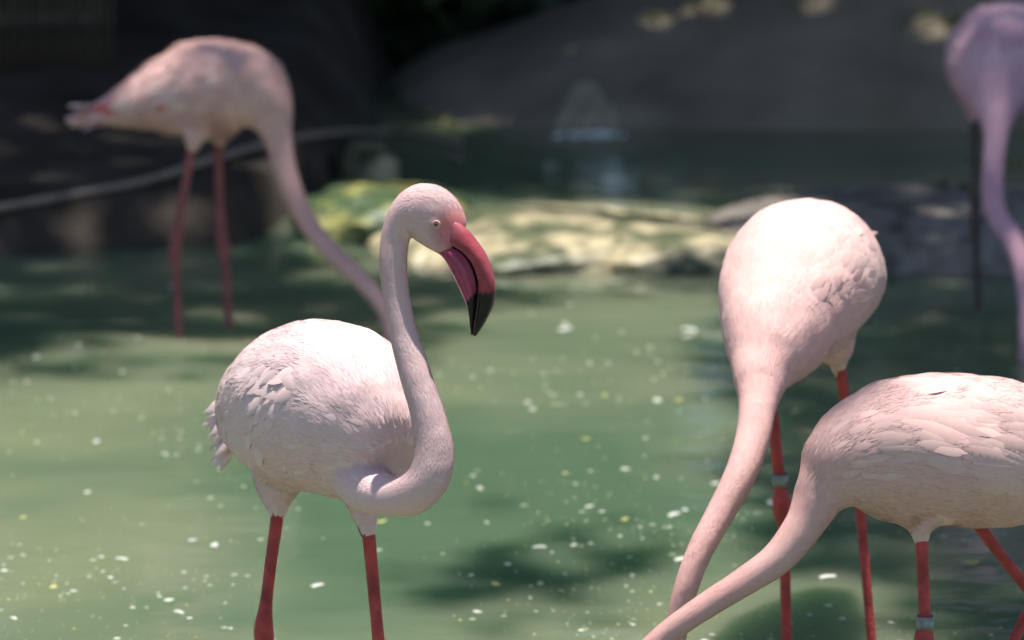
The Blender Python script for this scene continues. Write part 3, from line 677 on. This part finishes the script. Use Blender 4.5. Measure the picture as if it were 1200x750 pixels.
# --- broad shade tree: out of view, its leaves set where the pond needs shade
def in_ell(x, y, c, a, b): return ((x - c[0]) / a) ** 2 + ((y - c[1]) / b) ** 2 < 1
def gw(px, py): p = on_water(px, py); return (p.x, p.y)
r_ = random.Random(5)
GAPS = [on_bank(*q) for q in ((765, 22), (836, 12), (940, 8), (1100, 28), (905, 66), (520, 148))] + [on_water(1180, 178, .12), on_water(1106, 205, .12)]
GAPS = [(g_.x - SUN.x / SUN.z * g_.z, g_.y - SUN.y / SUN.z * g_.z) for g_ in GAPS]      # chinks left in the crown to light chosen spots of the bank
def chink(x, y): return any((x - a) ** 2 + (y - b) ** 2 < (.09 if i == 4 else .125) ** 2 for i, (a, b) in enumerate(GAPS))
def shaded(x, y):
    """should the crown shade this spot? leaves are placed by this mask, holes give sun"""
    n = noise3((x, y, 2), 1.1) + .5 * noise3((x, y, 5), 3)
    px, py = to_px((x, y, 0))
    if in_ell(x, y, (.40, 5.45), .24, .36): return False           # the front-facing bird stands in the sun
    if in_ell(x, y, (.42, 4.78), .05, .07): return True            # leaves added to shade the shoulder of the side-on bird
    edge = 420 - 75 * smooth(430, 560, px) + 85 * n + 28 * r_.gauss(0, 1)                # open pond towards the viewer
    pp = r_.gauss(0, 1)                                            # soft band of shade across the near water
    if 5.42 < y < 6.2 and 500 + 30 * pp < px < 800 and 625 + 60 * n + 30 * pp < py: return r_.random() < .34
    if py > edge and px < 870 + 70 * n + 25 * r_.gauss(0, 1): return False
    if y < 5.25: return False
    if in_ell(x, y, gw(670, 280), .52, .58): return False         # pale slab
    if in_ell(x, y, gw(440, 262), .30, .45): return n > .75
    if in_ell(x, y, gw(435, 195), .09, .3): return False
    if in_ell(x, y, (-.62, 7.6), .22, .12): return r_.random() < .4       # a patch of sun on the back of the far side-on bird
    if in_ell(x, y, (1.02, 7.9), .2, .3): return r_.random() < .6    # broken light on the bird by the grey rock
    return n > (-.42 if y < 8.6 else -.6 if y < 9.4 else -2)
pts = []
while len(pts) < 26000:
    x, y = r_.uniform(-2.6, 2.9), r_.uniform(4.2, 13.2)
    if chink(x, y) or not shaded(x, y): continue
    h = 6.2 + 3.2 * r_.random() + .6 * noise3((x, y, 9), .8)
    q = Vector((x, y, 0)) + SUN * (h / SUN.z); pts.append(tuple(q))
for _ in range(24000):                                             # extra leaves added to keep the far bank dark
    x, y = r_.uniform(-2.6, 2.9), r_.uniform(9.5, 13.6); h = r_.uniform(6.0, 9.5)
    if not chink(x, y): pts.append(tuple(Vector((x, y, 0)) + SUN * (h / SUN.z)))
tree = empty('shade_tree', (3.4, 9.2, .2)); tag(tree, 'broad leafy tree out of view on the bank, crown shaped to shade the pond', 'tree')
crown = leaf_cloud('crown', pts, .15, M_LEAF2, tree, tree.location, seed=3)
TB = Vector((3.4, 9.2, 0))
lv = [limb([((3.4, 9.2, 0), .24), ((3.35, 9.2, 1.5), .17), ((3.1, 9.2, 3.4), .15), ((2.3, 9.3, 5.6), .12), ((1.0, 9.3, 8.0), .05)], 26, 12)]
rr = random.Random(8)
for i in range(26):
    e = Vector(pts[rr.randrange(len(pts))]); s = Vector((3.1, 9.2, 3.4)).lerp(Vector((1.0, 9.3, 8.0)), rr.random())
    m_ = s.lerp(e, .5) + Vector((rr.uniform(-.2, .2), rr.uniform(-.2, .2), .25))
    lv.append(limb([(s, .05), (m_, .028), (e, .008)], 10, 6))
v, f = merge(*lv); mesh_obj('trunk', v, f, M_BARK, tree, base=TB + Vector((0, 0, .2)))

# --- shrubs and trees on the far bank
def shrub_data(seed, n, rx, ry, h, z0):
    r = random.Random(seed); cl = [(r.uniform(-.8, .8) * rx, r.uniform(-.7, .7) * ry, z0 + (h - z0) * r.random() ** .8, r.uniform(.25, .5)) for _ in range(38)]
    P = []
    while len(P) < n:
        c = r.choice(cl); d = Vector((r.gauss(0, 1), r.gauss(0, 1), r.gauss(0, 1))).normalized() * (c[3] * r.random() ** .4)
        q = Vector(c[:3]) + d
        if q.z > .02: P.append(tuple(q))
    cr = leaf_cloud('crown', P, .16, M_LEAF, None, (0, 0, 0), seed=seed)
    st = merge(*[limb([((r.uniform(-.1, .1), r.uniform(-.1, .1), -.15), .05), ((c[0] * .4, c[1] * .4, c[2] * .5), .03), (c[:3], .008)], 10, 6) for c in cl[:12]])
    tk = mesh_obj('trunk', st[0], st[1], M_BARK)
    return cr, tk
protos = [shrub_data(51, 9000, 1.1, .7, 3.4, .15), shrub_data(52, 10000, 1.2, .7, 4.2, .15), shrub_data(53, 7000, .9, .6, 2.6, .1)]
used = [False] * 3
spots = [(-2.55, 10.9, 0, .3, 'dark leafy bush behind the reed screen'), (-1.25, 11.5, 1, 1.2, 'dark leafy bush on the bank above the curving hose'), (.0, 13.0, 1, 2.6, 'dark leafy bush behind the low end of the concrete bank'),
         (1.5, 13.5, 0, 4.0, 'dark leafy bush behind the tall end of the concrete bank'), (3.0, 13.6, 2, 5.1, 'dark leafy bush between concrete bank and shade tree'), (-3.9, 11.6, 1, 2.2, 'dark leafy bush past the end of the reed screen'), (-.3, 12.1, 2, .8, 'low dark leafy bush between the hose end and concrete bank')]
for x, y, k, rz, lb in spots:
    root = empty('leafy_bush', (x, y, ground_z(x, y))); root.rotation_euler.z = rz; tag(root, lb, 'bush', 'bushes along the far bank')
    for src in protos[k]:
        o = src if not used[k] else src.copy()
        if used[k]: COL.objects.link(o)
        o.parent = root
    used[k] = True
# small weeds that catch the light
def weed(px, py, z, n, size, label, spread=.05, mat=M_LEAF2):
    p = on_bank(px, py) + Vector((0, 0, .03)) if z is None else on_water(px, py, z); r = random.Random(int(px)); root = empty('small_plant', (p.x, p.y, p.z - .03)); tag(root, label, 'plant', 'weeds on the far bank')
    for i in range(n):
        a, e = r.uniform(0, 6.28), r.uniform(.2, 1.2); d = Vector((math.cos(a) * math.cos(e), math.sin(a) * math.cos(e), math.sin(e)))
        s = d.cross(Vector((0, 0, 1))).normalized(); L_ = size * r.uniform(.6, 1.3); c = Vector((r.uniform(-1, 1) * spread, r.uniform(-1, 1) * spread, .0))
        V = [c, c + d * L_ * .5 + s * L_ * .16 + Vector((0, 0, .01)), c + d * L_ - Vector((0, 0, L_ * .15)), c + d * L_ * .5 - s * L_ * .16 + Vector((0, 0, .01)), c + d * L_ * .5 - Vector((0, 0, .006))]
        mesh_obj('leaf', V, [(0, 1, 4), (1, 2, 4), (2, 3, 4), (3, 0, 4)], mat, root)
M_LEAF3 = leaf_mat('leaf_bright', (.16, .18, .07), (.32, .31, .16))
weed(765, 24, None, 9, .05, 'pale leafy weed on the top edge of the concrete bank', .03, M_LEAF3)
weed(836, 13, None, 9, .06, 'broad pale weed on the crest of the concrete bank', .05, M_LEAF3)
weed(1100, 32, None, 12, .07, 'green weed on the bank behind the mauve flamingo', .05, M_LEAF3)
weed(940, 10, None, 8, .05, 'sparse pale weed on the bank crest between broad weed and mauve flamingo', .04, M_LEAF3)
weed(1106, 212, .12, 8, .06, 'small green weed on the back of the long grey rock', .03, M_LEAF2)
weed(1180, 185, .12, 12, .09, 'yellow green weed behind the neck of the mauve flamingo', .05, M_LEAF3)
weed(520, 150, None, 7, .06, 'pale weed at the low end of the concrete bank by the hose', .03, M_LEAF3)

# hose lying on the bank
hp = [(-60, 258), (0, 244), (90, 228), (170, 212), (240, 190), (310, 170), (380, 157), (440, 155), (490, 160), (540, 168)]
rows = []
for i, (px, py) in enumerate(hp):
    t_ = 7.0
    while True:
        p = at(px, py, t_)
        if p.z < max(0, ground_z(p.x, p.y)) + .014 or t_ > 12: break
        t_ += .01
    rows.append((p.x, p.y, p.z, .0095, .0095))
v, f = loft(rows, 10, 90, up=(0, 0, 1))
tag(mesh_obj('hose', v, f, simple('hose_rubber', (.25, .20, .155), .5, .4, 20, .2)), 'thick grey hose curving along the dark bank behind the pond', 'hose')

# reed screen on the left
M_REED = simple('reed', (.10, .075, .05), .8, .2, 14, .5); M_WIRE = simple('binding_wire', (.2, .19, .17), .5)
fb = Vector((-2.3, 9.75, ground_z(-2, 9.75))); fr = empty('reed_screen', fb); tag(fr, 'dark reed screen fence standing on the bank left of the hose', 'fence')
cane = mesh_obj('reed', *limb([((0, 0, -.08), .0075), ((.004, .003, .6), .0072), ((-.003, -.002, 1.25), .0068), ((.002, .002, 1.7), .005)], 10, 6), M_REED, fr)
for i in range(78):
    o = cane if i == 0 else cane.copy()
    if i: COL.objects.link(o); o.parent = fr
    o.location = (-.05 + i * .0168, .02 * math.sin(i * .4) + random.uniform(-.004, .004) + .30 * (i / 78), 0); o.rotation_euler = (random.gauss(0, .008), random.gauss(0, .012), random.random() * 6)
    o.scale = (random.uniform(.85, 1.2),) * 2 + (random.uniform(.93, 1.05),)
for z in (.14, .36, .58, .80, 1.02, 1.24, 1.46):
    v, f = limb([((-.06 + .14 * k, .02 * math.sin((.14 * k) / .0168 * .4) - .012 + .30 * (.14 * k / 1.31), z), .0025) for k in range(10)], 60, 6)
    mesh_obj('binding_wire', v, f, M_WIRE, fr)

# trickle of water running down the concrete
M_STREAM = simple('running_water', (.44, .38, .28), .8, .1)
c0 = on_water(688, 92, .16); tr = empty('water_trickle', (c0.x, 10.3, 0)); tag(tr, 'fan of water trickling down the concrete bank into the far pond', 'trickle')
for i in range(13):
    k = (i - 6) / 6; R = []
    for j in range(8):
        a = j / 7; y = 10.62 - .37 * a; x = c0.x + .02 * k + .078 * k * a ** .8 + .004 * math.sin(j * 2 + i); z = max(mound(x, y), -.005) + .004
        R.append((x, y, z - .002, .003 + .002 * a, .003 + .002 * a))
    v, f = loft(R, 8, 22); mesh_obj('stream', v, f, M_STREAM, tr, base=tr.location)
fo = []
for i in range(34):
    bm = bmesh.new(); bmesh.ops.create_icosphere(bm, subdivisions=2, radius=random.uniform(.003, .009)); c = Vector((c0.x + random.gauss(-.01, .05), 10.24 + random.gauss(0, .02), .003))
    fo.append(([v.co * 1 + c for v in bm.verts], [tuple(q.index for q in f.verts) for f in bm.faces])); bm.free()
v, f = merge(*fo); o = mesh_obj('foam', v, f, simple('foam', (.82, .83, .8), .3), tr, base=tr.location); o['kind'] = 'stuff'

# ------------------------------------------------------------------ things afloat
M_FLOAT_W = simple('floating_white', (.50, .51, .46), .6, .3, 60, .2); M_FLOAT_Y = simple('floating_leaf', (.42, .40, .13), .6, .3, 40, .3); M_FLOAT_D = simple('floating_scum', (.34, .37, .27), .7, .3, 50, .3)
FM = feather_mesh('floating_feather', M_FLOAT_W, 77, .22, .3)
for px, py, L_ in ((800, 384, .05), (812, 392, .04), (655, 386, .05), (660, 378, .03), (200, 335, .045), (365, 687, .035), (265, 520, .03), (112, 518, .03), (205, 715, .028), (795, 600, .04), (790, 655, .05), (640, 640, .03), (770, 470, .04), (560, 570, .025), (695, 592, .025), (487, 321, .04),
                 (105, 575, .024), (150, 655, .03), (330, 520, .02), (905, 590, .03), (960, 676, .04), (730, 330, .04), (85, 430, .02), (250, 640, .035)):
    p = on_water(px, py, .004); a = random.uniform(0, 6.28)
    o = link_copy('floating_feather', FM, None, Matrix.Translation(p) @ Matrix.Rotation(a, 4, 'Z') @ Matrix.Diagonal((L_ * .8, L_ * .75, L_, 1)))
    tag(o, 'small white feather floating on the green pond water', 'feather', 'feathers afloat on the pond')
V = []; n = 14
for i in range(n):
    a = i / n * 6.2832; V.append((.5 + .5 * -math.cos(a), .26 * math.sin(a) * (1 - .3 * math.cos(a)), .05 * math.cos(2 * a) + .03))
V.append((.5, 0, 0)); LM = bpy.data.meshes.new('floating_leaf'); LM.from_pydata(V, [], [(i, (i + 1) % n, n) for i in range(n)]); LM.update(); LM.materials.append(M_FLOAT_Y)
for px, py, L_ in ((453, 610, .022), (735, 607, .022), (585, 687, .022), (680, 514, .018), (1126, 660, .03), (925, 484, .028), (712, 462, .018), (668, 555, .014), (120, 345, .03), (1165, 560, .02), (790, 470, .02), (60, 690, .02), (30, 605, .016), (645, 300, .03)):
    p = on_water(px, py, .004)
    o = link_copy('floating_leaf', LM, None, Matrix.Translation(p) @ Matrix.Rotation(random.uniform(0, 6.28), 4, 'Z') @ Matrix.Scale(L_, 4))
    tag(o, 'small yellow leaf floating on the green pond water', 'leaf', 'leaves afloat on the pond')
def specks(name, count, mat, lo, hi, label, seed):
    r = random.Random(seed); V, Fc = [], []
    while count:
        px, py = r.uniform(-60, 1260), 300 + 500 * r.random() ** .8
        p = on_water(px, py, .003)
        if noise3(p, 2.2) + .4 * noise3(p, 7) < r.uniform(-.35, .6): continue
        s = lo + (hi - lo) * r.random() ** 3; k = len(V); m = r.randrange(5, 8); a0 = r.uniform(0, 6); el = r.uniform(.35, 1)
        for i in range(m):
            a = a0 + i / m * 6.2832; q = s * r.uniform(.6, 1.1); ca, sa = math.cos(a) * q, math.sin(a) * q * el
            V.append((p.x + ca * math.cos(a0) - sa * math.sin(a0), p.y + ca * math.sin(a0) + sa * math.cos(a0), p.z + r.uniform(0, .0015)))
        V.append((p.x, p.y, p.z + .002)); Fc += [(k + i, k + (i + 1) % m, k + m) for i in range(m)]; count -= 1
    tag(mesh_obj(name, V, Fc, mat), label, 'debris', kind='stuff')
specks('floating_debris', 520, M_FLOAT_W, .0008, .0095, 'scattered tiny white specks of down floating on the pond', 3)
specks('floating_debris', 1100, M_FLOAT_D, .0010, .008, 'scattered greenish scum flecks floating on the pond', 4)
specks('floating_debris', 240, M_FLOAT_Y, .0012, .005, 'scattered yellowish plant flecks floating on the pond', 5)
